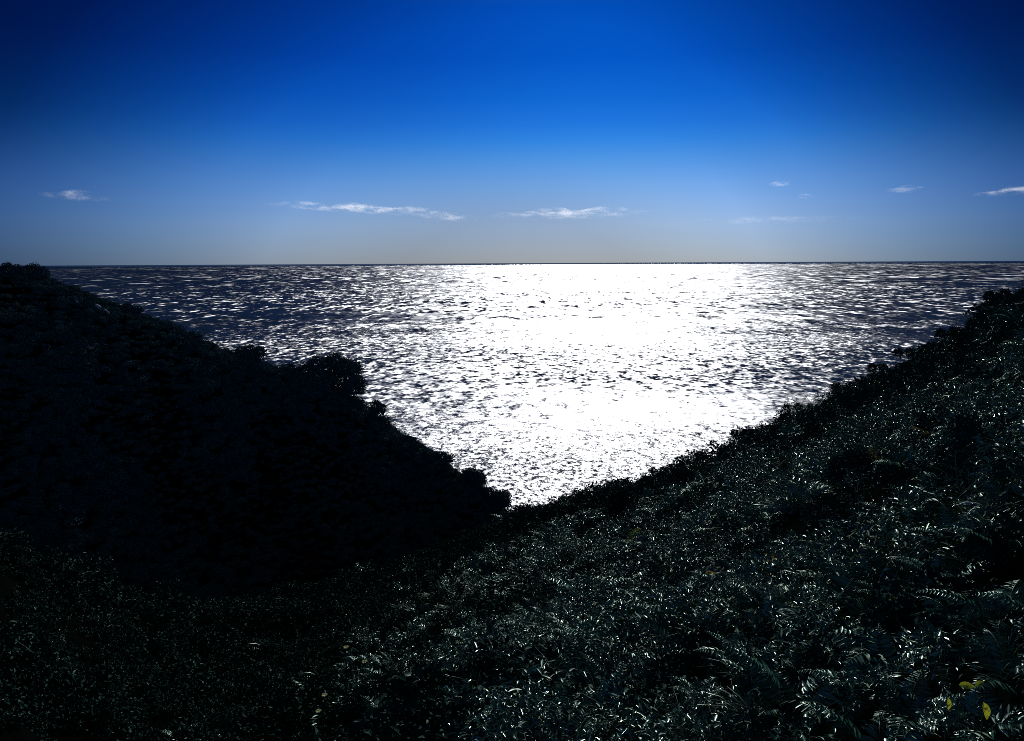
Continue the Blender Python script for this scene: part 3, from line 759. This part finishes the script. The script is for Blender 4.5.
# ------------------------------------------------------------------ clouds: thin lit vapour far out over the sea
def cloud_mat(i, dens):
    m = bpy.data.materials.new("cloud_vapour"); m.use_nodes = True; t = m.node_tree; t.nodes.clear()
    o = t.nodes.new("ShaderNodeOutputMaterial"); pv = t.nodes.new("ShaderNodeVolumePrincipled")
    pv.inputs["Color"].default_value = (1, 1, 1, 1); pv.inputs["Anisotropy"].default_value = 0.45
    tc_ = t.nodes.new("ShaderNodeTexCoord"); mp = t.nodes.new("ShaderNodeMapping"); mp.inputs["Location"].default_value = (i * 3.7, i * 1.3, 0)
    mp.inputs["Scale"].default_value = (1 / 300.0, 1 / 420.0, 1 / 80.0)
    t.links.new(tc_.outputs["Object"], mp.inputs[0])
    nz = t.nodes.new("ShaderNodeTexNoise"); nz.inputs["Scale"].default_value = 1; nz.inputs["Detail"].default_value = 5; nz.inputs["Roughness"].default_value = .6
    t.links.new(mp.outputs[0], nz.inputs["Vector"])
    mr_ = t.nodes.new("ShaderNodeMapRange"); mr_.inputs[1].default_value = .46; mr_.inputs[2].default_value = .74; mr_.inputs[3].default_value = 0; mr_.inputs[4].default_value = dens
    t.links.new(nz.outputs[0], mr_.inputs[0])
    # thins out towards the base and the ragged ends
    sp = t.nodes.new("ShaderNodeSeparateXYZ"); t.links.new(tc_.outputs["Generated"], sp.inputs[0])
    mz = t.nodes.new("ShaderNodeMapRange"); mz.interpolation_type = 'SMOOTHSTEP'; mz.inputs[1].default_value = .0; mz.inputs[2].default_value = .8
    t.links.new(sp.outputs[2], mz.inputs[0])
    ml = t.nodes.new("ShaderNodeMath"); ml.operation = 'MULTIPLY'; t.links.new(mr_.outputs[0], ml.inputs[0]); t.links.new(mz.outputs[0], ml.inputs[1])
    ce = t.nodes.new("ShaderNodeVectorMath"); ce.operation = 'SUBTRACT'; ce.inputs[1].default_value = (.5, .5, .5); t.links.new(tc_.outputs["Generated"], ce.inputs[0])
    ln = t.nodes.new("ShaderNodeVectorMath"); ln.operation = 'LENGTH'; t.links.new(ce.outputs[0], ln.inputs[0])
    me_ = t.nodes.new("ShaderNodeMapRange"); me_.interpolation_type = 'SMOOTHSTEP'; me_.inputs[1].default_value = .12; me_.inputs[2].default_value = .5; me_.inputs[3].default_value = 1.5; me_.inputs[4].default_value = 0
    t.links.new(ln.outputs["Value"], me_.inputs[0])
    m3 = t.nodes.new("ShaderNodeMath"); m3.operation = 'MULTIPLY'; t.links.new(ml.outputs[0], m3.inputs[0]); t.links.new(me_.outputs[0], m3.inputs[1]); ml = m3
    t.links.new(ml.outputs[0], pv.inputs["Density"]); t.links.new(pv.outputs[0], o.inputs["Volume"])
    return m
CD_ = 16000.0
def cloud(i, label, px, py, w_px, h_px, dens, puffs):
    a, tn = az_tan(px, py); a = math.radians(a); k = CD_ / F_PX
    loc = np.array([CD_ * math.sin(a), CD_ * math.cos(a), EYE + CD_ * tn])
    r = np.random.default_rng(100 + i); bm = bmesh.new()
    x = np.linspace(-.5, .5, puffs) * w_px * k
    # one closed skin: an ellipsoid stretched along the bank, its top billowed
    bmesh.ops.create_icosphere(bm, subdivisions=4, radius=1.0)
    for v in bm.verts:
        q = v.co.copy(); u = q.x
        env = .45 + .55 * (.5 + .5 * math.sin(u * puffs * 1.6 + i)) * (1 if q.z > 0 else .5)
        v.co = Vector((q.x * w_px * k / 2, q.y * 420, q.z * h_px * k / 2 * env))
    me = bpy.data.meshes.new("cloud"); bm.to_mesh(me); bm.free(); me.materials.append(cloud_mat(i, dens))
    o = link(bpy.data.objects.new("cloud", me)); o.location = loc; o.rotation_euler = (0, math.radians({2: 2.6, 4: -1.0, 8: -3.0, 7: -2.0, 3: 4.0, 1: 2.0}.get(i, 0)), -a)
    tag(o, label, "cloud", "clouds low over the sea")
cloud(1, "small isolated wisp of white cloud at the left, above the headland", 76, 197, 63, 14, 0.00167, 3)
cloud(2, "longest white cloud bank, left of centre with a crisp bright top", 364, 210, 208, 16, 0.00268, 7)
cloud(3, "faint ragged cloud at the lower right end of the longest bank", 446, 218, 74, 15, 0.00134, 4)
cloud(4, "cloud bank with billowed bright top over the middle of the glare", 572, 215, 179, 20, 0.00197, 6)
cloud(5, "faint broken cloud bank low over the sea right of the glare", 770, 221, 190, 15, 0.00046, 8)
cloud(6, "tiny bright cloud fleck highest in the sky, right of centre", 780, 184, 22, 9, 0.00268, 2)
cloud(7, "thin cloud streak at the right between the tiny fleck and the picture's edge", 905, 190, 40, 9, 0.00141, 3)
cloud(8, "slanting white cloud streak cut by the right edge of the picture", 1012, 192, 67, 10, 0.00214, 3)
cloud(9, "very small faint cloud below and right of the tiny bright fleck", 806, 197, 18, 8, 0.00141, 2)
S.cycles.volume_bounces = 2; S.cycles.volume_max_steps = 256
